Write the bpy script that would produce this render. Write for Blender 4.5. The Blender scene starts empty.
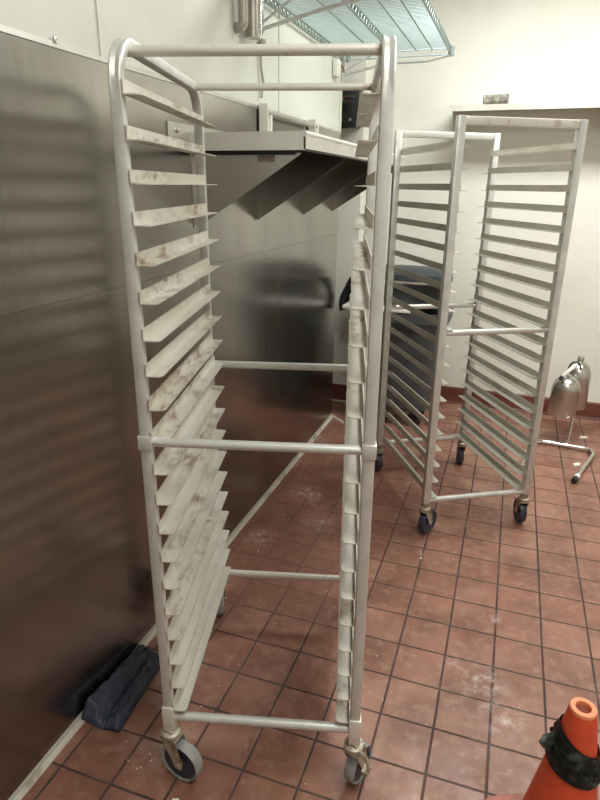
import bpy, bmesh, math, random
from mathutils import Vector, Matrix, noise
random.seed(7)
SC = bpy.context.scene
COL = SC.collection
PI = math.pi

# ------------------------------------------------------------------ camera
camd = bpy.data.cameras.new('camera'); cam = bpy.data.objects.new('camera', camd); COL.objects.link(cam)
SC.camera = cam
Fw = Vector((-0.30471038, 0.89073295, -0.33726309)); Rt = Vector((0.94478744, 0.32748823, 0.0113206)); Up = Vector((-0.12053333, 0.31519242, 0.94134237))
m = Matrix((Rt, Up, -Fw)).transposed().to_4x4(); m.translation = Vector((0, 0, 1.4975)); cam.matrix_world = m
camd.sensor_width = 36; camd.lens = 598.5 / 800 * 36; camd.clip_start = 0.02; camd.clip_end = 50

# ------------------------------------------------------------------ exposure, world, lights
SC.view_settings.view_transform = 'Standard'; SC.view_settings.look = 'None'
SC.view_settings.exposure = 0.42; SC.view_settings.gamma = 1.0; SC.view_settings.use_curve_mapping = False
W = bpy.data.worlds.new('world'); SC.world = W; W.use_nodes = True
W.node_tree.nodes['Background'].inputs[0].default_value = (0.9, 1.0, 0.92, 1); W.node_tree.nodes['Background'].inputs[1].default_value = 0.05
LIGHTS = [((0.45, 3.05, 2.76), 1.8, 0.45, 43), ((0.45, 0.6, 2.76), 0.3, 1.2, 24), ((1.6, -1.0, 2.76), 0.3, 1.2, 10)]
for i, (l, sx, sy, e) in enumerate(LIGHTS):
    ld = bpy.data.lights.new('ceiling_lamp_light', 'AREA'); ld.shape = 'RECTANGLE'; ld.size = sx; ld.size_y = sy; ld.energy = e; ld.color = (0.99, 1.0, 0.95)
    lo = bpy.data.objects.new('ceiling_lamp_light', ld); lo.location = l; COL.objects.link(lo)

# ------------------------------------------------------------------ materials
def mat(name, col, rough=0.5, metal=0.0, spec=0.5):
    M = bpy.data.materials.new(name); M.use_nodes = True
    b = M.node_tree.nodes['Principled BSDF']
    b.inputs['Base Color'].default_value = (*col, 1); b.inputs['Roughness'].default_value = rough
    b.inputs['Metallic'].default_value = metal; b.inputs['Specular IOR Level'].default_value = spec
    return M
class NT:
    def __init__(s, M): s.t = M.node_tree; s.b = s.t.nodes['Principled BSDF']
    def n(s, typ, **k):
        x = s.t.nodes.new(typ)
        for a, v in k.items(): setattr(x, a, v)
        return x
    def l(s, a, b): s.t.links.new(a, b)
    def math(s, op, a, b=None, c=None, clamp=False):
        x = s.n('ShaderNodeMath', operation=op, use_clamp=clamp)
        for i, v in enumerate((a, b, c)):
            if v is None: continue
            if isinstance(v, (int, float)): x.inputs[i].default_value = v
            else: s.l(v, x.inputs[i])
        return x.outputs[0]
    def mix(s, f, a, b, blend='MIX'):
        x = s.n('ShaderNodeMix', data_type='RGBA', blend_type=blend)
        for i, v in ((0, f), (6, a), (7, b)):
            if isinstance(v, (int, float)): x.inputs[i].default_value = v
            elif isinstance(v, tuple): x.inputs[i].default_value = (*v, 1)
            else: s.l(v, x.inputs[i])
        return x.outputs[2]
    def noise(s, scale, vec=None, detail=4, rough=0.55):
        x = s.n('ShaderNodeTexNoise'); x.inputs['Scale'].default_value = scale; x.inputs['Detail'].default_value = detail; x.inputs['Roughness'].default_value = rough
        if vec is not None: s.l(vec, x.inputs['Vector'])
        return x.outputs[0]
    def ramp(s, v, lo, hi, a=0.0, b=1.0):
        x = s.n('ShaderNodeMapRange', interpolation_type='SMOOTHSTEP')
        s.l(v, x.inputs[0])
        for i, q in enumerate((lo, hi, a, b)): x.inputs[i + 1].default_value = q
        return x.outputs[0]
    def coord(s, scale=(1, 1, 1), out='Object'):
        c = s.n('ShaderNodeTexCoord'); mp = s.n('ShaderNodeMapping'); mp.inputs['Scale'].default_value = scale
        s.l(c.outputs[out], mp.inputs[0]); return mp.outputs[0]
    def bump(s, h, strength=0.3, dist=0.005):
        x = s.n('ShaderNodeBump'); x.inputs['Strength'].default_value = strength; x.inputs['Distance'].default_value = dist
        s.l(h, x.inputs['Height']); s.l(x.outputs[0], s.b.inputs['Normal'])

def mottled(name, c1, c2, scale=8, rough=0.5, metal=0, lo=0.4, hi=0.65, stretch=(1, 1, 1), bump=0.0, r2=None):
    M = mat(name, c1, rough, metal); t = NT(M); co = t.coord(stretch)
    v = t.ramp(t.noise(scale, co), lo, hi)
    t.l(t.mix(v, c1, c2), t.b.inputs['Base Color'])
    if r2 is not None: t.l(t.ramp(v, 0, 1, rough, r2), t.b.inputs['Roughness'])
    if bump: t.bump(t.noise(scale * 4, co), bump, 0.002)
    return M

def floor_mat():
    M = mat('quarry_tile', (0.3, 0.12, 0.08), 0.42); t = NT(M); co = t.coord()
    sp = t.n('ShaderNodeSeparateXYZ'); t.l(co, sp.inputs[0])
    wob = t.math('MULTIPLY', t.math('SUBTRACT', t.noise(3, co), 0.5), 0.006)
    gx = t.math('DIVIDE', t.math('SUBTRACT', t.math('ADD', sp.outputs[0], wob), 0.107), 0.157)
    gy = t.math('DIVIDE', t.math('SUBTRACT', t.math('ADD', sp.outputs[1], wob), 1.701), 0.155)
    def edge(g):
        f = t.math('FRACT', g); return t.math('MINIMUM', f, t.math('SUBTRACT', 1.0, f))
    e = t.math('MINIMUM', edge(gx), edge(gy))
    grout = t.ramp(e, 0.014, 0.030, 1.0, 0.0)
    cv = t.n('ShaderNodeCombineXYZ'); t.l(t.math('FLOOR', gx), cv.inputs[0]); t.l(t.math('FLOOR', gy), cv.inputs[1])
    wn = t.n('ShaderNodeTexWhiteNoise', noise_dimensions='3D'); t.l(cv.outputs[0], wn.inputs[0])
    tile = t.mix(wn.outputs[0], (0.285, 0.128, 0.086), (0.375, 0.190, 0.136))
    tile = t.mix(t.ramp(t.noise(5, co, 6), 0.35, 0.7), tile, (0.20, 0.088, 0.062))
    tile = t.mix(t.math('MULTIPLY', t.ramp(t.noise(28, co, 6), 0.45, 0.75), 0.5), tile, (0.44, 0.27, 0.20))
    # blotchy darker red-brown, stronger towards the left wall
    left_dark = t.math('MULTIPLY', t.ramp(sp.outputs[0], -0.95, -0.1, 1.0, 0.0), t.ramp(t.noise(3.2, co, 5), 0.3, 0.62))
    tile = t.mix(t.math('MULTIPLY', left_dark, 0.5), tile, (0.15, 0.055, 0.035))
    gc = t.mix(t.ramp(t.noise(6, co), 0.4, 0.7), (0.05, 0.030, 0.025), (0.11, 0.07, 0.055))
    filled = t.math('MULTIPLY', t.math('MULTIPLY', t.ramp(sp.outputs[0], -0.55, -0.25, 1.0, 0.0), t.ramp(sp.outputs[1], 1.45, 2.0)), t.ramp(t.noise(4, co), .25, .5, .55, 1.0))
    gc = t.mix(filled, gc, (0.19, 0.092, 0.066))
    c = t.mix(grout, tile, gc)
    # dried flour smears: a few fixed blotches
    fl = None
    for (x, y, r, s) in [(0.08, 1.62, 0.11, 0.8), (0.14, 1.50, 0.10, 0.75), (-0.02, 1.66, 0.06, .6), (-0.85, 2.62, 0.12, 0.85), (-0.70, 2.35, 0.12, .5), (-0.93, 2.15, 0.10, .75), (-0.33, 2.95, 0.10, .6), (-0.2, 2.8, 0.08, .4), (-0.22, 2.28, 0.03, .9), (0.45, 1.72, 0.08, .3), (-1.0, 3.3, .12, .5), (-0.85, 3.5, .12, .35), (0.1, 1.95, .05, .5)]:
        dx = t.math('SUBTRACT', sp.outputs[0], x); dy = t.math('SUBTRACT', sp.outputs[1], y)
        d = t.math('SQRT', t.math('ADD', t.math('MULTIPLY', dx, dx), t.math('MULTIPLY', dy, dy)))
        q = t.math('MULTIPLY', t.ramp(d, 0, r, 1, 0), s); fl = q if fl is None else t.math('MAXIMUM', fl, q)
    fl = t.math('MULTIPLY', fl, t.ramp(t.noise(22, co, 8, .7), 0.42, 0.66))
    fl = t.math('MAXIMUM', fl, t.math('MULTIPLY', t.ramp(t.noise(60, co, 6, .7), 0.70, 0.80), 0.55))
    c = t.mix(fl, c, (0.62, 0.52, 0.47))
    t.l(c, t.b.inputs['Base Color'])
    t.l(t.math('ADD', t.ramp(t.noise(9, co), 0.3, 0.7, 0.30, 0.52), t.math('MULTIPLY', grout, 0.3)), t.b.inputs['Roughness'])
    h = t.math('ADD', t.math('MULTIPLY', grout, -1.0), t.math('MULTIPLY', t.noise(35, co), 0.35))
    t.bump(h, 0.45, 0.003)
    return M

def steel_mat(name, c1, c2, rough, streak=(1, 60, 1.2), metal=1.0, smear=0.05):
    M = mat(name, c1, rough, metal); t = NT(M); co = t.coord(streak)
    v = t.noise(1.6, co, 5)
    co2 = t.coord((1, 1, 1)); w = t.ramp(t.noise(2.3, co2, 5), 0.35, 0.7)
    t.l(t.mix(w, c1, c2), t.b.inputs['Base Color'])
    r = t.math('ADD', t.math('MULTIPLY', t.math('SUBTRACT', v, 0.5), 0.12), t.ramp(w, 0, 1, rough, rough + smear))
    t.l(r, t.b.inputs['Roughness'])
    t.bump(t.math('ADD', t.math('MULTIPLY', v, 0.25), t.noise(1.3, co2, 2)), 0.12, 0.01)
    return M

M_FLOOR = floor_mat()
M_STEEL = steel_mat('stainless_cladding', (0.40, 0.385, 0.355), (0.33, 0.315, 0.29), 0.20)
M_HOOD = steel_mat('stainless_shelf', (0.62, 0.61, 0.58), (0.52, 0.51, 0.475), 0.30)
M_LIP = mottled('bright_worn_steel', (0.74, 0.73, 0.68), (0.64, 0.63, 0.58), 10, 0.38, 0.45)
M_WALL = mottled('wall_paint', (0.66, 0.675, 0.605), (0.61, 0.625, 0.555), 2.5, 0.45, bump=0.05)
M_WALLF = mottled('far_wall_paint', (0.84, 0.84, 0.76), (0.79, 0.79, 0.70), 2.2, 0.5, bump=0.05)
M_CEIL = mat('ceiling_paint', (0.78, 0.78, 0.74), 0.8)
M_BASE = mottled('cove_tile', (0.17, 0.055, 0.038), (0.12, 0.04, 0.03), 9, 0.35)
M_CAULK = mottled('pale_cove_strip', (0.60, 0.56, 0.47), (0.24, 0.18, 0.13), 9, 0.6, lo=0.5, hi=0.72)
M_ALU = mottled('aluminium', (0.68, 0.69, 0.665), (0.58, 0.585, 0.55), 14, 0.36, 0.45, r2=0.5)
def slide_mat(name, base, grime, amt):
    M = mat(name, base, 0.42, 0.35); t = NT(M)
    g = t.n('ShaderNodeTexCoord'); oi = t.n('ShaderNodeObjectInfo')
    ad = t.n('ShaderNodeVectorMath', operation='ADD'); t.l(g.outputs['Object'], ad.inputs[0])
    cx = t.n('ShaderNodeCombineXYZ'); t.l(t.math('MULTIPLY', oi.outputs['Random'], 37.0), cx.inputs[2]); t.l(cx.outputs[0], ad.inputs[1])
    mp = t.n('ShaderNodeMapping'); mp.inputs['Scale'].default_value = (1, 0.45, 1); t.l(ad.outputs[0], mp.inputs[0])
    v = t.ramp(t.noise(30, mp.outputs[0], 6, .7), 0.44, 0.70)
    patch = t.ramp(t.noise(4.5, mp.outputs[0], 2), 0.40, 0.62)
    f = t.math('MULTIPLY', t.math('MULTIPLY', v, patch), amt)
    c = t.mix(t.ramp(t.noise(6, mp.outputs[0]), .3, .7), base, (base[0] * .86, base[1] * .85, base[2] * .8))
    t.l(t.mix(f, c, grime), t.b.inputs['Base Color']); return M
M_SLIDE = slide_mat('slide_aluminium', (0.67, 0.65, 0.59), (0.23, 0.125, 0.07), 1.0)
M_SLIDE2 = slide_mat('slide_aluminium_clean', (0.64, 0.63, 0.57), (0.34, 0.22, 0.15), 0.45)
M_RAIL = mottled('rail_aluminium', (0.72, 0.70, 0.64), (0.30, 0.22, 0.15), 20, 0.4, 0.25, lo=0.58, hi=0.78)
M_SOCKET = mottled('worn_galvanised', (0.50, 0.46, 0.37), (0.22, 0.15, 0.09), 30, 0.5, 0.5, lo=.45, hi=.7)
M_TREAD = mottled('grey_rubber', (0.30, 0.30, 0.30), (0.19, 0.19, 0.19), 30, 0.6)
M_HUB = mat('dark_blue_black_hub', (0.035, 0.037, 0.06), 0.35)
M_BLACK = mat('black_plastic', (0.018, 0.018, 0.02), 0.4)
M_WHITE = mat('white_plastic', (0.80, 0.79, 0.72), 0.4)
M_RED = mat('red_knob', (0.55, 0.05, 0.04), 0.35)
M_CHROME = mat('chrome', (0.78, 0.77, 0.74), 0.14, 1.0)
M_TANK = mottled('brushed_tank', (0.58, 0.57, 0.53), (0.45, 0.43, 0.39), 6, 0.3, 1.0, stretch=(1, 1, .3))
M_PIPE = mottled('grey_pipe', (0.44, 0.42, 0.37), (0.34, 0.31, 0.27), 8, 0.4, 0.6)
M_WIRE = mat('zinc_wire', (0.58, 0.70, 0.72), 0.35, 0.2)
M_WIREG = mat('green_grey_wire', (0.22, 0.28, 0.26), 0.4, 0.3)
M_BIN = mottled('dark_grey_polyethylene', (0.075, 0.083, 0.088), (0.055, 0.060, 0.066), 7, 0.45)
M_TUB = mat('slate_plastic', (0.040, 0.048, 0.056), 0.45)
M_NAVY = mottled('navy_cloth', (0.040, 0.050, 0.085), (0.022, 0.028, 0.052), 10, 0.5, bump=.3)
M_CONE = mottled('orange_rubber', (0.66, 0.080, 0.028), (0.36, 0.045, 0.02), 12, 0.5, lo=.55, hi=.8, bump=.1)
M_CONEB = mottled("faded_cone_base", (0.42, 0.15, 0.11), (0.30, 0.11, 0.08), 12, 0.55)
M_CONEIN = mat('cone_inside', (0.28, 0.07, 0.03), 0.7)
M_CONELIP = mat('pale_orange_lip', (0.80, 0.27, 0.13), 0.5)
M_WRAP = mottled('dark_green_black_film', (0.018, 0.026, 0.024), (0.10, 0.13, 0.115), 26, 0.25, lo=.5, hi=.7, bump=.6)
M_SHELFP = mottled('pale_painted_steel', (0.66, 0.645, 0.58), (0.58, 0.56, 0.50), 7, 0.4, .1)
M_RAG = mottled('grey_rag', (0.36, 0.345, 0.30), (0.15, 0.14, 0.12), 40, 0.9, bump=.5)
M_TAG = mottled('brown_tag', (0.20, 0.155, 0.12), (0.42, 0.38, 0.32), 120, 0.5, stretch=(1, 1, 4), lo=.55, hi=.65)
M_SEAM = mat('seam_shadow_gap', (0.16, 0.15, 0.13), 0.5, 0.6)
M_BATTEN = mat('wall_batten', (0.68, 0.70, 0.60), 0.5)
M_CRUMB = mat('pale_crumbs', (0.74, 0.66, 0.55), 0.8)
M_PAPER = mat('paper', (0.82, 0.80, 0.75), 0.8)
M_RUST = mat('rusty_fitting', (0.28, 0.14, 0.07), 0.7)
M_TAPE = mat('white_tape', (0.75, 0.75, 0.78), 0.5)
M_LAMP = mat('lamp_diffuser', (0.9, 0.9, 0.88), 0.6)
M_LAMP.node_tree.nodes['Principled BSDF'].inputs['Emission Color'].default_value = (1, .98, .92, 1)
M_LAMP.node_tree.nodes['Principled BSDF'].inputs['Emission Strength'].default_value = 1.5

# ------------------------------------------------------------------ mesh helpers
class MB:
    def __init__(s): s.bm = bmesh.new()
    def _v(s, pts): return [s.bm.verts.new(p) for p in pts]
    def box(s, lo, hi, mtx=None, bev=0.0):
        g = bmesh.ops.create_cube(s.bm, size=1)['verts']
        lo = Vector(lo); hi = Vector(hi); c = (lo + hi) / 2; d = hi - lo
        for v in g: v.co = Vector((v.co.x * d.x, v.co.y * d.y, v.co.z * d.z)) + c
        if bev:
            es = list({e for v in g for e in v.link_edges}); r = bmesh.ops.bevel(s.bm, geom=es, offset=bev, segments=2, affect='EDGES', profile=.5)
            g = list({v for f in r['faces'] for v in f.verts} | {v for v in g if v.is_valid})
        if mtx is not None:
            for v in g: v.co = mtx @ v.co
        return s
    def tube(s, pts, r, n=10, cap=True):
        pts = [Vector(p) for p in pts]; rings = []; N = len(pts)
        rr = r if isinstance(r, (list, tuple)) else [r] * N
        prev = None
        for i, p in enumerate(pts):
            if i == 0: d = pts[1] - p
            elif i == N - 1: d = p - pts[i - 1]
            else: d = (pts[i + 1] - p).normalized() + (p - pts[i - 1]).normalized()
            d.normalize()
            if prev is None:
                a = Vector((0, 0, 1)) if abs(d.z) < .9 else Vector((1, 0, 0)); u = d.cross(a).normalized()
            else: u = (prev - d * prev.dot(d)).normalized()
            prev = u; w = d.cross(u)
            rings.append(s._v([p + (u * math.cos(2 * PI * k / n) + w * math.sin(2 * PI * k / n)) * rr[i] for k in range(n)]))
        for a, b in zip(rings, rings[1:]):
            for k in range(n): s.bm.faces.new((a[k], a[(k + 1) % n], b[(k + 1) % n], b[k]))
        if cap: s.bm.faces.new(list(reversed(rings[0]))); s.bm.faces.new(rings[-1])
        return s
    def lathe(s, prof, n=28, mtx=None, close=False):
        rings = []
        for (r, z) in prof:
            if r < 1e-6: rings.append(s._v([(0, 0, z)]))
            else: rings.append(s._v([(r * math.cos(2 * PI * k / n), r * math.sin(2 * PI * k / n), z) for k in range(n)]))
        prs = list(zip(rings, rings[1:]))
        if close: prs.append((rings[-1], rings[0]))
        for a, b in prs:
            for k in range(n):
                A = [a[k % len(a)], a[(k + 1) % n % len(a)], b[(k + 1) % n % len(b)], b[k % len(b)]]
                L = []
                for q in A:
                    if q not in L: L.append(q)
                if len(L) > 2: s.bm.faces.new(L)
        if mtx is not None:
            for R in rings:
                for v in R: v.co = mtx @ v.co
        return s
    def prism(s, poly, off):
        """polygon of 3D points extruded by vector off"""
        off = Vector(off); a = s._v(poly); b = s._v([Vector(p) + off for p in poly]); n = len(a)
        s.bm.faces.new(a); s.bm.faces.new(list(reversed(b)))
        for k in range(n): s.bm.faces.new((a[k], b[k], b[(k + 1) % n], a[(k + 1) % n]))
        return s
    def sweep(s, path, prof, closed=True):
        """profile (x, n) swept on a path in the local YZ plane; n is along the in-plane normal"""
        rings = []; N = len(path)
        for i, (y, z) in enumerate(path):
            if i == 0: d = (path[1][0] - y, path[1][1] - z)
            elif i == N - 1: d = (y - path[i - 1][0], z - path[i - 1][1])
            else: d = (path[i + 1][0] - path[i - 1][0], path[i + 1][1] - path[i - 1][1])
            L = math.hypot(*d); d = (d[0] / L, d[1] / L); nn = (-d[1], d[0])
            rings.append(s._v([(px, y + nn[0] * pn, z + nn[1] * pn) for (px, pn) in prof]))
        n = len(prof)
        for a, b in zip(rings, rings[1:]):
            for k in range(n): s.bm.faces.new((a[k], a[(k + 1) % n], b[(k + 1) % n], b[k]))
        s.bm.faces.new(list(reversed(rings[0]))); s.bm.faces.new(rings[-1]); return s
    def mesh(s, name, material, smooth=True, angle=40):
        bmesh.ops.recalc_face_normals(s.bm, faces=s.bm.faces)
        me = bpy.data.meshes.new(name); 
        for f in s.bm.faces: f.smooth = smooth
        if smooth:
            for e in s.bm.edges:
                if len(e.link_faces) == 2 and e.calc_face_angle(0) > math.radians(angle): e.smooth = False
        s.bm.to_mesh(me); s.bm.free(); me.materials.append(material); return me
    def build(s, name, material, parent=None, smooth=True, angle=40):
        me = s.mesh(name, material, smooth, angle); return link(name, me, parent)
def link(name, me, parent=None, loc=None):
    o = bpy.data.objects.new(name, me); COL.objects.link(o)
    if parent is not None: o.parent = parent
    if loc is not None: o.location = loc
    return o
def tag(o, label=None, cat=None, group=None, kind=None):
    if label: o['label'] = label
    if cat: o['category'] = cat
    if group: o['group'] = group
    if kind: o['kind'] = kind
    return o
def empty(name, loc, rz=0, **k):
    o = bpy.data.objects.new(name, None); COL.objects.link(o); o.location = loc; o.rotation_euler = (0, 0, rz)
    o.empty_display_size = .1; tag(o, **k); return o
def struct(name, mb, material, label=None, parent=None, **k):
    o = mb.build(name, material, parent, **k)
    if parent is None: o['kind'] = 'structure'
    if label: o['label'] = label
    return o

# ------------------------------------------------------------------ room shell
XW = -1.035; YE = 3.70; YF = 4.30; ZC = 2.80; XR = 2.6; YB = -2.2
struct('floor', MB().box((-2.2, YB - .1, -.1), (XR + .1, YF + .1, 0)), M_FLOOR, 'red-brown square quarry tile floor with dark grout and flour smears', smooth=False)
struct('ceiling', MB().box((-2.2, YB - .1, ZC), (XR + .1, YF + .1, ZC + .1)), M_CEIL, 'plain white ceiling', smooth=False)
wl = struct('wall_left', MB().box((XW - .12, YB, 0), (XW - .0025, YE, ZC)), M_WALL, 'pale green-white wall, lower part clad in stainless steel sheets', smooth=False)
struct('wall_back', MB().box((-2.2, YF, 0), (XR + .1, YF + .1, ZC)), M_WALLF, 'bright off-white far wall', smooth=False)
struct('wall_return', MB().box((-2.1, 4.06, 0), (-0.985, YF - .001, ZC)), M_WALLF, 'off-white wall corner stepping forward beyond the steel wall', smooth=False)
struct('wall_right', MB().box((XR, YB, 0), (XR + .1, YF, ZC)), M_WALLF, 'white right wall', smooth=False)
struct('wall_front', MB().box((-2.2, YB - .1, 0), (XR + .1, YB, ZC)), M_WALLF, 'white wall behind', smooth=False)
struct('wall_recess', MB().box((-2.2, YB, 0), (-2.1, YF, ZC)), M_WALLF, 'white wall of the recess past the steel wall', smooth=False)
def cove(x0, x1, y):
    mb = MB(); mb.prism([(x0, y, 0.0), (x0, y - .020, 0.0), (x0, y - .011, .02), (x0, y - .009, .115), (x0, y - .004, .124), (x0, y, .124)], (x1 - x0, 0, 0))
    return mb
struct('baseboard_back', cove(-.984, XR, YF), M_BASE, 'dark red tile cove base along the far wall', smooth=False)
struct('baseboard_return', cove(-2.1, -.985, 4.06), M_BASE, 'dark red tile cove base in the corner', smooth=False)
struct('trim_1', MB().prism([(-2.1, 4.04, 0.0), (-2.1, 4.028, 0.0), (-2.1, 4.04, .008)], (1.1, 0, 0)), M_CAULK, 'pale sealant line at the foot of the corner base', smooth=False)
# pale cove strip along the steel wall
mb = MB(); mb.prism([(XW, YB, 0), (XW + .011, YB, 0), (XW + .009, YB, .004), (XW + .003, YB, .011), (XW, YB, .013)], (0, YE - YB + .0, 0))
struct('baseboard_left', mb, M_CAULK, 'pale dirty cove strip between steel wall and floor', smooth=False)
struct('trim_2', MB().prism([(XW, YE, 0), (XW + .105, YE - .09, 0), (XW + .108, YE - .075, 0), (XW, YE + .015, 0)], (0, 0, .012)), M_CAULK, 'short pale strip across the floor at the wall end', smooth=False)
# steel sheets, upper and lower rows
ZT = 1.785; ZS = 1.222
for (y0, y1) in ((YB, .09), (.09, 2.53), (2.53, YE)):
    for (z0, z1) in ((.03, ZS), (ZS, ZT)):
        proud = 0.0015 if z0 > 1 else 0.0
        MB().box((XW - .002, y0 + .0008, z0 + .0008), (XW + proud, y1 - .0008, z1 - .0008)).build('steel_panel', M_STEEL, wl, smooth=False)
MB().box((XW - .002, YB, ZT), (XW + .004, YE, ZT + .012)).build('panel_cap', M_HOOD, wl, smooth=False)
MB().box((XW - .0025, YE - .03, ZT + .012), (XW + .004, YE, ZC)).build('corner_trim', M_BATTEN, wl, smooth=False)
for yb in (1.452, 2.70): MB().box((XW - .003, yb - .004, ZT + .013), (XW + .0015, yb + .004, ZC)).build('panel_batten', M_BATTEN, wl, smooth=False)
for (yy, zz) in ((1.277, 1.80),): MB().lathe([(0, .004), (.006, .003), (.008, 0)], 12, Matrix.Translation((XW + .004, yy, zz)) @ Matrix.Rotation(PI / 2, 4, 'Y')).build('screw', M_CHROME, wl)
# ceiling lamps (out of frame): housing + diffuser above each area light
for i, (l, sx, sy, e) in enumerate(LIGHTS):
    t = empty('unseen_ceiling_lamp', (l[0], l[1], ZC - .001), label='unseen long fluorescent ceiling lamp, ' + ('nearest the far wall' if i == 0 else 'above the front rack' if i == 1 else 'at the back of the room'), cat='lamp', group='ceiling lamps')
    MB().box((-sx / 2 - .02, -sy / 2 - .02, -.022), (sx / 2 + .02, sy / 2 + .02, 0)).build('housing', M_CEIL, t, smooth=False)
    MB().box((-sx / 2, -sy / 2, -.027), (sx / 2, sy / 2, -.022)).build('diffuser', M_LAMP, t, smooth=False)

# ------------------------------------------------------------------ bakery racks
def slide_mesh(D, side, wv=.026, wh=.035, over=.013):
    """L-shaped tray slide. side=+1: on the left post row, flange to +x"""
    t = .0022; mb = MB(); y0 = -.013; y1 = D + over; s = side
    # vertical flange
    mb.box((min(0, s * t), y0, 0), (max(0, s * t), y1, wv))
    ch = .010
    poly = [(s * t, y0), (s * (wh - ch), y0), (s * (wh - ch * .3), y0 + ch * .35), (s * wh, y0 + ch * 1.1), (s * wh, y1 - .004), (s * (wh - .004), y1), (s * t, y1)]
    mb.prism([(x, y, 0) for x, y in poly], (0, 0, t))
    return mb
def make_caster(parent, loc, rz, R=.058, lever=False, treadmat=None):
    """swivel caster hanging from z=loc.z, wheel touches z=0"""
    h = loc[2]
    c = MB(); c.box((-.016, -.016, -.006), (.016, .016, .0), bev=.001)
    c.lathe([(0, -.03), (.020, -.03), (.026, -.022), (.026, -.012), (.018, -.006), (0, -.006)], 18)
    off = .030
    fork = c.build('caster', M_SOCKET, parent); fork.location = loc; fork.rotation_euler = (0, 0, rz)
    zc = -(h - R); f = MB()
    for s in (-1, 1):
        x = s * .0205
        f.prism([(x, -.022, -.024), (x, .024, -.024), (x, off + .014, zc + .006), (x, off + .010, zc - .012), (x, off - .010, zc - .012), (x, off - .016, zc + .006)], (-s * .003, 0, 0))
    f.box((-.0205, -.022, -.030), (.0205, .026, -.024))
    f.build('fork', M_SOCKET, fork)
    m = Matrix.Translation((0, off, zc)) @ Matrix.Rotation(PI / 2, 4, 'Y')
    MB().lathe([(R * .86, -.012), (R * .95, -.0155), (R, -.010), (R, .010), (R * .95, .0155), (R * .86, .012)], 32, m, close=True).build('tread', treadmat or M_TREAD, fork)
    MB().lathe([(0, -.017), (.012, -.017), (.014, -.011), (R * .62, -.006), (R * .86, -.012), (R * .86, .012), (R * .62, .006), (.014, .011), (.012, .017), (0, .017)], 32, m).build('wheel_hub', M_HUB, fork)
    MB().tube([(-.025, off, zc), (.025, off, zc)], .005, 10).build('axle', M_CHROME, fork)
    if lever:
        MB().tube([(.022, -.010, -.016), (.040, -.016, -.014), (.050, -.014, -.030), (.050, -.010, -.062)], [.005, .006, .006, .004], 8).box((.036, -.022, -.070), (.052, .004, -.060)).build('brake_lever', M_SOCKET, fork)
    return fork

def round_path(D, z0, zt, r, n=8):
    P = [(0, z0), (0, zt - r - .09), (0, zt - r - .06), (0, zt - r - .03), (0, zt - r)]
    P += [(r - r * math.cos(a), zt - r + r * math.sin(a)) for a in [PI / 2 * k / n for k in range(1, n + 1)]]
    P += [(D - r + r * math.sin(a), zt - r + r * math.cos(a)) for a in [PI / 2 * k / n for k in range(0, n + 1)]]
    P += [(D, zt - r - .03), (D, zt - r - .06), (D, zt - r - .09), (D, z0)]
    return P

def slides(root, W, D, zs, material, xl=.0155, xr=.0155, over=.013):
    mats = {}
    for side, x in ((1, xl), (-1, W - xr)):
        me = slide_mesh(D, side, over=over).mesh('tray_slide', material, smooth=False)
        for k, z in enumerate(zs): link('tray_slide', me, root, (x, 0, z))

def rack_front():
    W, D = .482, .618
    root = empty('bakery_rack', (-.7026, 1.0157, 0), .2565, label='tall aluminium bakery tray rack in the foreground, with rounded top corners and empty grimy slides', cat='rack')
    root.rotation_euler = (0, -.0026, .2565); root.location.x += .001
    zt = 1.738; w = .0125; d = .0110; c_ = .004
    prof = [(-w + c_, -d), (w - c_, -d), (w - c_ * .3, -d + c_ * .3), (w, -d + c_), (w, d - c_), (w - c_ * .3, d - c_ * .3), (w - c_, d), (0, d), (-w + c_, d), (-w + c_ * .3, d - c_ * .3), (-w, d - c_), (-w, -d + c_), (-w + c_ * .3, -d + c_ * .3)]
    for x in (.007, W + .004):
        mb = MB().sweep(round_path(D, .17, zt, .075), prof)
        for v in mb.bm.verts:      # the bends are pressed in along the middle of the tube
            if abs(v.co.x) < 1e-5 and v.co.z > zt - .18:
                yy = min(v.co.y, D - v.co.y)
                if yy < .085:
                    q = Vector((.075 if v.co.y < D / 2 else D - .075, max(v.co.z, zt - .075) if v.co.z < zt - .075 else zt - .075)) - Vector((v.co.y, min(v.co.z, zt - .075) if v.co.z < zt - .075 else v.co.z))
                    if v.co.z < zt - .075: q.y = 0
                    q.normalize(); k = .004 * min(1, max(0, (v.co.z - (zt - .165)) / .10)); v.co.y += q.x * k; v.co.z += q.y * k
        sf = mb.build('side_frame', M_ALU, root); sf.location = (x, 0, 0)
        for y in (0, D):
            mb = MB(); mb.box((-.0150, -.0155, .957), (.0150, .0155, .989), bev=.0012).build('rail_collar', M_ALU, sf)
            mb = MB(); mb.box((-.0150, -.0150, .158), (.0150, .0150, .235), bev=.0012).build('caster_socket', M_PIPE if y else M_RAIL, sf)
    for sf in [o for o in root.children]:
        pass
    for (y, z, r, mt) in ((.062, 1.7265, .0098, M_RAIL), (D - .062, 1.736, .0090, M_RAIL), (0, .972, .0105, M_ALU), (D, .968, .0115, M_ALU), (0, .197, .0120, M_ALU), (D, .194, .0125, M_RAIL)):
        MB().tube([(.008, y, z), (.03, y, z), (W - .03, y, z), (W - .008, y, z)], r, 16).build('cross_rail', mt, root)
    slides(root, W, D, [.2260 + .0747 * k for k in range(20)], M_SLIDE, .0205, .0095, -.012)
    make_caster(root, (.007, 0, .158), math.radians(-112), lever=False)
    make_caster(root, (W + .004, 0, .158), math.radians(-30), R=.052, lever=True)
    make_caster(root, (.007, D, .158), math.radians(14))
    make_caster(root, (W + .004, D, .158), math.radians(-5))
    return root
def fix_collars(root):
    # socket/collar of the rear posts sit at y=D inside each side frame
    pass
rf = rack_front()
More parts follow.
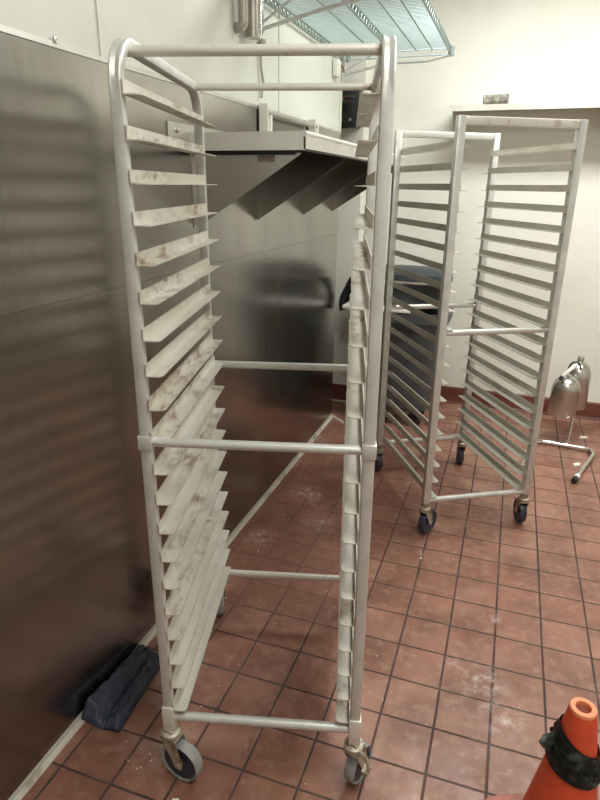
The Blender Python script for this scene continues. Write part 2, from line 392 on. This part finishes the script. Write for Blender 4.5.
for sf in rf.children:
    if sf.name.startswith('side_frame'):
        seen = {}
        for c in sf.children:
            k = c.name.split('.')[0]; seen[k] = seen.get(k, 0) + 1
            if seen[k] == 2: c.location = (0, .618, 0)

def rack_rear():
    W, D = .4907, .646
    root = empty('bakery_rack', (-.2309, 2.4339, 0), .532, label='aluminium bakery tray rack with square top corners, standing angled near the white far wall', cat='rack')
    zt = 1.742; w = .015
    for x in (0, W):
        for y in (0, D):
            p = MB().box((-w, -w, .165), (w, w, zt), bev=.002).build('post', M_ALU, root); p.location = (x, y, 0)
            MB().lathe([(0, .165), (.019, .165), (.019, .150), (0, .150)], 16).build('caster_socket', M_SOCKET, p)
    for y in (0, D):
        MB().box((w, y - .013, zt - .030), (W - w, y + .013, zt - .001), bev=.004).build('top_rail', M_RAIL if y == 0 else M_ALU, root)
    for y, z in ((0, .940), (D, .922), (0, .176), (D, .176)):
        MB().tube([(w - .004, y, z), (.05, y, z), (W - .05, y, z), (W - w + .004, y, z)], .0125, 14).build('cross_rail', M_ALU, root)
    slides(root, W, D, [.190 + .0762 * k for k in range(20)], M_SLIDE2)
    make_caster(root, (0, 0, .152), math.radians(-55), treadmat=M_HUB)
    make_caster(root, (W, 0, .152), math.radians(-15), treadmat=M_HUB, lever=False)
    make_caster(root, (0, D, .152), math.radians(5), treadmat=M_HUB)
    make_caster(root, (W, D, .152), math.radians(-20), treadmat=M_HUB)
    return root
rack_rear()

# ------------------------------------------------------------------ steel wall shelf with triangular brackets
XO = -.629; y0, y1 = 1.872, 3.62; z0, z1 = 1.600, 1.655
t = empty('steel_wall_shelf', (XW, y0, 1.6), label='long stainless steel shelf on triangular brackets, fixed to the steel-clad wall', cat='shelf')
def rel(o, T): o.parent = T; o.matrix_parent_inverse = Matrix.Translation(T.location).inverted(); return o
def part(mb, name, mt, T, **k): return rel(mb.build(name, mt, **k), T)
part(MB().box((XW + .002, y0 + .002, z1 - .008), (XO - .004, y1 - .002, z1 - .005)), 'shelf_plate', M_HOOD, t, smooth=False)
part(MB().box((XW + .002, y0, z0), (XO - .010, y0 + .002, z1 - .001)), 'end_lip', M_LIP, t, smooth=False)
part(MB().box((XW + .002, y1 - .002, z0), (XO - .010, y1, z1 - .001)), 'end_lip', M_HOOD, t, smooth=False)
mb = MB(); mb.tube([(XO - .009, y0 - .002, z1 - .009), (XO - .009, y1, z1 - .009)], .010, 14); mb.box((XO - .004, y0, z0), (XO - .001, y1, z1 - .010)); mb.box((XO - .022, y0, z0), (XO - .001, y1, z0 + .003))
part(mb, 'rolled_front_edge', M_LIP, t)
part(MB().box((XW + .002, 1.895, z0 - .012), (XO - .045, 1.915, z0 + .046)), 'lip_shade_strip', M_BLACK, t, smooth=False)['label'] = 'shade under the end lip, built as a black strip'  # black box standing in for the band of shade below the lip
part(MB().box((XW + .0015, y0 - .13, z1 - .028), (XW + .006, y1, z1 + .022)), 'back_flange', M_HOOD, t, smooth=False)
part(MB().lathe([(0, .006), (.006, .005), (.008, 0)], 12, Matrix.Translation((XW + .0065, y0 - .075, z1 + .0)) @ Matrix.Rotation(PI / 2, 4, 'Y')), 'bolt', M_CHROME, t)
for yy in (1.904, 2.43, 3.04, 3.57):
    g = MB(); g.prism([(XW + .002, yy, z0 + (.044 if yy > 2 else -.012)), (XO - .03, yy, z0 + (.044 if yy > 2 else -.006)), (XO - .03, yy, z0 - .010), (XW + .002, yy, 1.357)], (0, .0025, 0)); g.box((XW + .002, yy - .022, 1.357), (XW + .0045, yy + .0025, z0 + .046))
    part(g, 'bracket', M_STEEL if yy > 2 else M_HOOD, t, smooth=False)  # inner brackets take the darker steel, painting in the shade under the shelf
part(MB().box((-.805, 1.9025, 1.567), (-.745, 1.906, 1.587)), 'maker_tag', M_TAG, t, smooth=False)['label'] = 'small brown metal tag'
# rail frame on the wall above that shelf
t = empty('wall_rail', (XW, 2.47, 1.66), label='white metal rail on two upright plates above the steel shelf, against the wall', cat='rail')
for yy in (2.47, 3.10):
    mb = MB(); mb.box((XW + .008, yy - .018, 1.650), (XW + .014, yy + .045, 1.805)); mb.box((XW + .014, yy - .018, 1.650), (XW + .045, yy - .013, 1.805)); mb.box((XW + .014, yy + .035, 1.650), (XW + .040, yy + .045, 1.785))
    part(mb, 'upright', M_WHITE, t, smooth=False)
part(MB().tube([(XW + .035, 2.47, 1.775), (XW + .035, 3.12, 1.775)], .009, 10), 'bar', M_HOOD, t)
part(MB().tube([(XW + .014, 2.70, 1.715), (XW + .028, 2.70, 1.715)], .010, 10), 'knob', M_HOOD, t)

# ------------------------------------------------------------------ wire shelf high on the wall
ZW = 2.192; xa, xb = XW + .015, -.434; ya, yb = 2.28, 3.69
t = empty('wire_shelf', (XW, ya, ZW), label='long zinc wire shelf on cantilever arms, high on the white wall', cat='shelf')
mb = MB()
n = int((yb - ya) / .021)
for k in range(n + 1):
    y = ya + (yb - ya) * k / n; mb.tube([(xa, y, ZW + .006), (xb, y, ZW + .006)], .0027, 5)
part(mb, 'wire_deck', M_WIRE, t)
for x in (xa + .17, xa + .23 + .17, xb - .10):
    part(MB().tube([(x, ya, ZW), (x, yb, ZW)], .0035, 6), 'support_wire', M_WIREG, t)
def truss(x, mt):
    mb = MB(); mb.tube([(x, ya, ZW + .003), (x, yb, ZW + .003)], .0045, 6); mb.tube([(x, ya, ZW - .026), (x, yb, ZW - .026)], .0045, 6)
    pts = []; k = 0; y = ya
    while y < yb: pts.append((x, y, ZW + (.003 if k % 2 else -.026))); y += .024; k += 1
    mb.tube(pts, .0032, 5); return mb
for x in (xa, (xa + xb) / 2, xb): part(truss(x, 0), 'truss', M_WIREG, t)
for y in (ya, yb):
    mb = MB(); mb.tube([(xa, y, ZW + .003), (xb, y, ZW + .003)], .0045, 6); mb.tube([(xa, y, ZW - .026), (xb, y, ZW - .026)], .0045, 6)
    pts = [(xa + (xb - xa) * k / 26, y, ZW + (.003 if k % 2 else -.026)) for k in range(27)]; mb.tube(pts, .0032, 5)
    part(mb, 'end_truss', M_WIRE, t)
for x in (xa, xb): 
    for y in (ya, yb): part(MB().lathe([(0, -.034), (.015, -.034), (.017, .012), (0, .012)], 14, Matrix.Translation((x + (.012 if x == xa else 0), y, ZW))), 'corner_sleeve', M_WIREG, t)
for y in (2.455, 3.66):
    mb = MB(); mb.tube([(XW + .018, y, 2.045 if y < 3 else 2.10), (XW + .018, y, ZC - .05)], .012, 12)
    part(mb, 'wall_post', M_CHROME, t)
    zb = 2.062 if y < 3 else 2.085
    pts = [(XW + .02, y, zb), (XW + .25, y, zb + .048), (xb - .12, y, zb + .085 if y < 3 else zb + .05), (xb, y, ZW - .034)]
    mb = MB(); mb.tube(pts, .0075, 8); mb.tube([(XW + .02, y, zb + .02), (XW + .20, y, ZW - .004)], .005, 6); part(mb, 'support_arm', M_ALU, t)
# two grey pipes beside the wire shelf post
for (yy, r, zb, nm) in ((2.265, .022, 2.030, 'pair of thick grey pipes on the white wall, left one with elbow end'), (2.345, .026, 2.010, 'thick grey pipe on the white wall next to the wire shelf post, right one of two')):
    mb = MB()
    if yy < 2.3: mb.tube([(XW + .03, yy, ZC - .002), (XW + .03, yy, zb + .02), (XW + .028, yy, zb + .006), (XW + .02, yy, zb), (XW + .001, yy, zb)], r * .8, 14)
    else: mb.tube([(XW + .03, yy, ZC - .002), (XW + .03, yy, zb)], r, 16)
    o = mb.build('wall_pipe', M_PIPE); tag(o, 'left and thinner of two grey pipes on the white wall, ending in an elbow' if yy < 2.3 else 'right and thicker of two grey pipes on the white wall beside the shelf post', 'pipe')
    MB().lathe([(r + .006, zb + .22), (r + .006, zb + .20), (r - .001, zb + .20), (r - .001, zb + .22)], 16, Matrix.Translation((XW + .03, yy, 0)), close=True).build('pipe_clamp', M_SOCKET, o)
o = MB().tube([(XW + .008, 2.478, 2.03), (XW + .008, 2.476, 1.94), (XW + .010, 2.495, 1.885), (XW + .008, 2.478, 1.83)], .0055, 8).lathe([(0, 2.045), (.014, 2.045), (.014, 2.02), (.009, 2.005), (0, 2.005)], 12, Matrix.Translation((XW + .014, 2.478, -.012))).build('conduit', M_PIPE)
tag(o, 'thin bent grey conduit running down the white wall to the rail over the steel shelf', 'conduit')
# small white post and black control box at the corner
o = MB().box((XW + .001, 3.50, 2.060), (XW + .028, 3.575, 2.142), bev=.003).build('junction_box', M_WHITE); tag(o, 'narrow white plastic box with rusty fitting on the wall end', 'box')
MB().tube([(XW + .028, 3.57, 2.12), (XW + .036, 3.595, 2.11), (XW + .034, 3.595, 2.09)], .006, 8).build('fitting', M_RUST, o)
t = empty('control_box', (-1.12, 4.06, 1.87), label='black control box with a red knob on the wall corner beyond the steel shelf', cat='control box')
part(MB().box((-1.215, 3.985, 1.845), (-1.0, 4.059, 2.085), bev=.004), 'casing', M_BLACK, t)
part(MB().tube([(-1.120, 3.985, 2.005), (-1.120, 3.945, 2.005)], .019, 12), 'red_knob', M_RED, t)
part(MB().tube([(-1.09, 3.985, 1.985), (-1.09, 3.955, 1.985), (-1.03, 3.95, 1.985)], .009, 10).tube([(-1.09, 3.96, 2.012), (-1.03, 3.955, 2.012)], .008, 10), 'outlet_pipe', M_CHROME, t)
for x in (-1.16, -1.10, -1.05): part(MB().tube([(x, 3.985, 1.875 + (.012 if x > -1.12 else 0)), (x, 3.965, 1.875 + (.012 if x > -1.12 else 0))], .009, 10), 'knob', M_CHROME, t)
# ------------------------------------------------------------------ shelf on the far wall
t = empty('wall_shelf', (-.45, YF, 1.93), label='pale painted metal shelf along the far wall above the angled rack', cat='shelf')
part(MB().box((-.452, 3.96, 1.944), (XR - .02, YF - .001, 1.950)).box((-.452, 3.955, 1.918), (XR - .02, 3.960, 1.950)), 'shelf_board', M_SHELFP, t, smooth=False)
for x in (-.43, .55, 1.5):
    part(MB().prism([(x, 3.965, 1.943), (x, YF - .001, 1.943), (x, YF - .001, 1.74), (x, YF - .03, 1.74), (x, 3.965, 1.915)], (.003, 0, 0)), 'shelf_bracket', M_SHELFP, t, smooth=False)
mb = MB()
prof = []; R0 = .029; T = Matrix.Translation((-.195, 4.03, 1.950 + .030)) @ Matrix.Rotation(PI / 2, 4, 'Y') @ Matrix.Rotation(.12, 4, 'X')
rings = 11; n = 22; V = []
for i in range(rings):
    u = i / (rings - 1); L = -.068 + .136 * u
    V.append([mb.bm.verts.new(T @ Vector((R0 * (1 + .10 * noise.noise(Vector((k * .9, u * 6, 3)))) * math.cos(2 * PI * k / n), R0 * (1 + .10 * noise.noise(Vector((k * .9, u * 6, 9)))) * math.sin(2 * PI * k / n), L + .003 * math.sin(k * 2)))) for k in range(n)])
for a, b in zip(V, V[1:]):
    for k in range(n): mb.bm.faces.new((a[k], a[(k + 1) % n], b[(k + 1) % n], b[k]))
mb.bm.faces.new(V[0]); mb.bm.faces.new(V[-1])
tag(mb.build('rolled_rag', M_RAG), 'grey rolled rag lying on the far wall shelf', 'rag')

# ------------------------------------------------------------------ grey bin in the far corner with things on top
bx, by = -.62, 3.835
t = empty('waste_bin', (bx, by, 0), label='large dark grey wheeled bin in the far corner behind the angled rack', cat='bin')
def rrect(hx, hy, r, z, n=5):
    out = []
    for (cx, cy, a0) in ((hx - r, hy - r, 0), (-hx + r, hy - r, PI / 2), (-hx + r, -hy + r, PI), (hx - r, -hy + r, 1.5 * PI)):
        for k in range(n + 1):
            a = a0 + PI / 2 * k / n; out.append(Vector((cx + r * math.cos(a), cy + r * math.sin(a), z)))
    return out
def loft(mb, sections, cap0=True, cap1=True):
    R = [mb._v(s) for s in sections]; n = len(R[0])
    for a, b in zip(R, R[1:]):
        for k in range(n): mb.bm.faces.new((a[k], a[(k + 1) % n], b[(k + 1) % n], b[k]))
    if cap0: mb.bm.faces.new(list(reversed(R[0])))
    if cap1: mb.bm.faces.new(R[-1])
    return mb
o = loft(MB(), [rrect(.20, .13, .05, .115), rrect(.215, .14, .05, .125), rrect(.285, .18, .06, .70), rrect(.305, .195, .06, .705), rrect(.305, .195, .06, .765), rrect(.285, .18, .05, .768), rrect(.275, .172, .05, .70), rrect(.21, .13, .05, .16)]).build('bin_body', M_BIN, t)
o = loft(MB(), [rrect(.11, .012, .01, 0), rrect(.11, .012, .01, .02)]).build('hand_grip', M_BLACK, t); o.location = (.03, -.186, .66)
for (x, y) in ((-.14, -.09), (.14, -.09), (-.14, .09), (.14, .09)):
    c = MB().box((x - .02, y - .02, .085), (x + .02, y + .02, .116)).build('bin_caster', M_BLACK, t)
    MB().lathe([(0, -.014), (.046, -.014), (.05, -.010), (.05, .010), (.046, .014), (0, .014)], 24, Matrix.Translation((x, y, .05)) @ Matrix.Rotation(.5 + x * 3, 4, 'Z') @ Matrix.Rotation(PI / 2, 4, 'Y')).build('wheel', M_BLACK, c)
o = MB().box((-.30, -.19, 0), (.13, .16, .022), bev=.004).build('white_board', M_WHITE); o.location = (bx - .05, by - .01, .769); tag(o, 'white plastic board lying on top of the grey bin', 'board')
o = loft(MB(), [rrect(.235, .13, .04, 0), rrect(.255, .15, .045, .14), rrect(.275, .165, .05, .145), rrect(.275, .165, .05, .165), rrect(.255, .15, .045, .166), rrect(.23, .125, .04, .02)]).build('plastic_tub', M_TUB); o.location = (bx + .01, by + .02, .792); tag(o, 'slate grey plastic tub stacked on the white board on the bin', 'tub')
MB().tube([(-.25, -.168, .152), (.25, -.168, .152)], .009, 8).build('rim_strip', M_PIPE, o)
o = loft(MB(), [rrect(.255, .15, .05, 0), rrect(.25, .145, .05, .03), rrect(.20, .10, .05, .058), rrect(.10, .05, .04, .068)]).build('tub_lid', M_TUB); o.location = (bx + .03, by + .02, .959); o.rotation_euler = (0, 0, .0); tag(o, 'domed dark lid on the slate grey tub', 'lid')
# black cloth over the bin's left side
mb = MB(); V = []
for i in range(12):
    u = i / 11; row = []
    for j in range(8):
        w_ = j / 7; row.append(mb.bm.verts.new((bx - .315 - .055 * math.sin(u * PI * .6) - .014 * math.sin(w_ * 9 + u * 3), by - .15 + .18 * w_ - .03 * u, .945 - .20 * u + .012 * math.sin(w_ * 7))))
    V.append(row)
for a, b in zip(V, V[1:]):
    for j in range(7): mb.bm.faces.new((a[j], a[j + 1], b[j + 1], b[j]))
bmesh.ops.solidify(mb.bm, geom=mb.bm.faces[:], thickness=.006)
tag(mb.build('black_cloth', M_BLACK), 'black cloth hanging down the left side of the bin stack', 'cloth')
o = MB().tube([(-1.10, 4.050, .45), (-1.07, 4.046, .53), (-1.03, 4.045, .545), (-.99, 4.046, .49), (-.96, 3.99, .40), (-.955, 3.98, .2), (-.955, 3.98, .004)], .004, 6).build('cord', M_WHITE); tag(o, 'thin white cord looping on the corner wall left of the bin', 'cord')

# ------------------------------------------------------------------ silver tanks on chrome stand
t = empty('tank_stand', (.45, 3.73, 0), label='two domed silver tanks on a bent chrome tube stand, right of the angled rack', cat='tank stand')
part(MB().tube([(.20, 3.30, .018), (.255, 3.62, .018), (.272, 3.69, .018), (.305, 3.72, .018), (.36, 3.725, .018), (.54, 3.70, .018), (.585, 3.69, .018), (.602, 3.655, .018), (.597, 3.61, .018), (.475, 3.25, .018)], .0135, 12), 'base_tube', M_CHROME, t)
part(MB().tube([(.4755, 3.252, .018), (.462, 3.213, .018)], .0155, 12), 'foot_tip', M_BLACK, t)
part(MB().tube([(.489, 3.291, .018), (.4756, 3.252, .018)], .0150, 12), 'white_tape', M_TAPE, t)
part(MB().tube([(.462, 3.722, .02), (.475, 3.76, .22)], .011, 12).tube([(.475, 3.76, .20), (.395, 3.76, .20)], .010, 8), 'pole', M_CHROME, t)
def tank(cx, cy, zb, r, h, tilt):
    pr = [(0, 0), (r * .96, 0), (r, .006), (r, h * .64)]
    for k in range(1, 9):
        a = PI / 2 * k / 9; pr.append((r * (.24 + .76 * math.cos(a)), h * .64 + h * .32 * math.sin(a)))
    pr += [(r * .26, h * .975), (r * .24, h), (0, h)]
    return MB().lathe(pr, 32, Matrix.Translation((cx, cy, zb)) @ Matrix.Rotation(tilt, 4, 'Y'))
a_ = part(tank(.402, 3.76, .197, .080, .255, .03), 'tank', M_TANK, t); a_['label'] = 'front tank, lower'
b_ = part(tank(.485, 3.93, .20, .074, .305, -.02), 'tank', M_TANK, t); b_['label'] = 'rear tank, taller'
part(MB().tube([(.475, 3.76, .21), (.485, 3.93, .21)], .008, 8), 'tank_arm', M_CHROME, t)
part(MB().tube([(.372, 3.70, .445), (.378, 3.705, .462), (.425, 3.74, .505), (.450, 3.77, .522)], [.008, .011, .013, .010], 10), 'handle', M_WHITE, t)
part(MB().tube([(.360, 3.69, .432), (.370, 3.697, .456)], .012, 10), 'handle_tip', M_BLACK, t)
hs = [(.435 + .032 * math.cos(a) + .0, 3.75 + .012 * math.sin(a), .490 + .042 * math.sin(a)) for a in [PI * 1.15 - k * .28 for k in range(14)]]
part(MB().tube(hs, .0055, 8), 'hose', M_BLACK, t)
part(MB().lathe([(0, 0), (.018, 0), (.020, .012), (.016, .028), (0, .030)], 16, Matrix.Translation((.481, 3.93, .502))), 'cap', M_SOCKET, t)

# ------------------------------------------------------------------ navy cloth at the foot of the steel wall
mb = MB(); V = []; NL, NC = 60, 48
top = [(-1.012, .002), (-1.026, .03), (-1.029, .058), (-1.018, .070), (-1.003, .062), (-.990, .044), (-.979, .030), (-.972, .024), (-.963, .036), (-.949, .043), (-.934, .040), (-.922, .024), (-.918, .002)]
def samp(P, u):
    x = u * (len(P) - 1); i = min(int(x), len(P) - 2); f = x - i; return (P[i][0] * (1 - f) + P[i + 1][0] * f, P[i][1] * (1 - f) + P[i + 1][1] * f)
for i in range(NL + 1):
    u = i / NL; row = []
    for j in range(NC + 1):
        x, z = samp(top, j / NC); e = min(1, min(u, 1 - u) * 14); sk = .030 * (1 - j / NC)
        y = 1.055 + .022 * max(0, j / NC - .5) * (1 - u) + .300 * u + sk * (1 if u > .5 else .3) + .006 * noise.noise(Vector((x * 60, z * 60, u * 3)))
        nz = noise.noise(Vector((x * 34, y * 12, 1.7))) * .012 + noise.noise(Vector((x * 90, y * 50, 4))) * .006 + abs(noise.noise(Vector((x * 45 + y * 25, y * 22, 8)))) * -.008
        z2 = z * (.55 + .45 * e) * (.95 - .35 * u) + (nz if 0 < j < NC else 0)
        shift = -.030 * (u - .5) if x > -1.0 else 0
        row.append(mb.bm.verts.new((max(XW + .003, x + shift * .9 + .0), y, max(.002, z2))))
    V.append(row)
for a, b in zip(V, V[1:]):
    for j in range(NC): mb.bm.faces.new((a[j], a[j + 1], b[j + 1], b[j]))
mb.bm.faces.new(V[0]); mb.bm.faces.new(list(reversed(V[-1])))
mb.bm.faces.new([r[0] for r in V] + [r[-1] for r in reversed(V)])
tag(mb.build('folded_apron', M_NAVY, angle=70), 'crumpled navy blue folded cloth on the floor against the steel wall', 'cloth')

# ------------------------------------------------------------------ orange cone, lower right
cx, cy = .262, 1.134
t = empty('traffic_cone', (cx + .001, cy, 0), math.radians(25), label='orange traffic cone wrapped in dark plastic film at the lower right', cat='cone')
def cr(z): return .096 + (.0275 - .096) * (z - .03) / (.45 - .03)
MB().lathe([(.104, .026), (.099, .034)] + [(cr(z), z) for z in (.05, .12, .2, .28, .36, .43)] + [(.0285, .444), (.0265, .450), (.018, .450), (.0165, .44), (.020, .40), (.055, .2), (.085, .03)], 40, close=True).build('cone_body', M_CONE, t)
MB().lathe([(.0280, .444), (.0288, .448), (.0265, .4525), (.0165, .4525), (.0150, .445), (.0165, .438)], 32, close=True).build('cone_lip', M_CONELIP, t)
MB().lathe([(0, .425), (.0165, .425), (.0170, .4445), (.0166, .4445), (0, .427)], 24).build('cone_hole', M_CONEIN, t)
loft(MB(), [rrect(.130, .130, .035, 0), rrect(.135, .135, .038, .006), rrect(.135, .135, .038, .020), rrect(.128, .128, .034, .028)]).build('cone_base', M_CONEB, t)
mb = MB(); V = []; n = 48; H = 14
for i in range(H + 1):
    u = i / H; row = []
    for k in range(n):
        a = 2 * PI * k / n
        zc = .288 + .087 * u + .026 * math.sin(a - 1.13) * (.5 + .5 * u)
        r = cr(zc) + .0025 + .0075 * abs(noise.noise(Vector((math.cos(a) * 3.2, math.sin(a) * 3.2, zc * 60)))) * 2.4 * math.sin(PI * min(1, max(.0, u)) ** .8 if u < 1 else PI) + .002
        row.append(mb.bm.verts.new((r * math.cos(a), r * math.sin(a), zc)))
    V.append(row)
for a, b in zip(V, V[1:]):
    for k in range(n): mb.bm.faces.new((a[k], a[(k + 1) % n], b[(k + 1) % n], b[k]))
bmesh.ops.solidify(mb.bm, geom=mb.bm.faces[:], thickness=.0012)
mb.build('film_wrap', M_WRAP, t, angle=25)
# loose flap of the film
mb = MB(); mb.prism([(-.062, .01, .325), (-.072, .005, .338), (-.080, .012, .348), (-.068, .018, .362), (-.045, .012, .375), (-.045, .008, .33)], (.006, -.01, .002)).build('film_flap', M_WRAP, t)

# ------------------------------------------------------------------ litter
mb = MB(); random.seed(3)
def crumb(x, y, r):
    g = bmesh.ops.create_icosphere(mb.bm, subdivisions=1, radius=r)['verts']; s = Vector((random.uniform(.7, 1.5), random.uniform(.7, 1.5), random.uniform(.4, .8)))
    for v in g: v.co = Vector((v.co.x * s.x, v.co.y * s.y, v.co.z * s.z + r * .35)) * 1.0 + Vector((x, y, 0)) + Vector((random.uniform(-.15, .15),) * 3) * r
for _ in range(90): crumb(random.uniform(-.85, .3), random.uniform(.95, 2.5), random.choice((.0012, .0016, .0022)))
for _ in range(70): crumb(XW + .03 + abs(random.gauss(0, .10)), random.uniform(1.5, 3.5), random.choice((.0015, .002, .003)))
for _ in range(10): crumb(random.gauss(-.82, .03), random.gauss(1.02, .03), random.choice((.0014, .002)))
for (x, y, r) in ((-.60, .92, .005), (-.885, 2.05, .005), (-.21, 2.24, .005), (-.75, 1.75, .003)): crumb(x, y, r)
tag(mb.build('crumbs', M_CRUMB), 'pale crumbs scattered over the tile floor', 'crumbs', kind='stuff')
for (x, y, a, lb) in ((.575, 3.93, .3, 'small white paper scrap on the floor behind the chrome stand'), (.50, 3.48, .8, 'small white paper scrap on the floor inside the chrome stand base'), (-.650, .940, .5, 'pale paper scrap on the floor below the front rack, by its left front wheel')):
    mb = MB(); k_ = .45 if x < 0 else 1; mb.prism([(-.03 * k_, -.012 * k_, 0), (.0, -.018 * k_, 0), (.028 * k_, -.006 * k_, 0), (.024 * k_, .012 * k_, 0), (-.01 * k_, .016 * k_, 0)], (0, 0, .004)); o = mb.build('paper_scrap', M_PAPER); o.location = (x, y, .0005); o.rotation_euler = (0, 0, a); tag(o, lb, 'scrap')
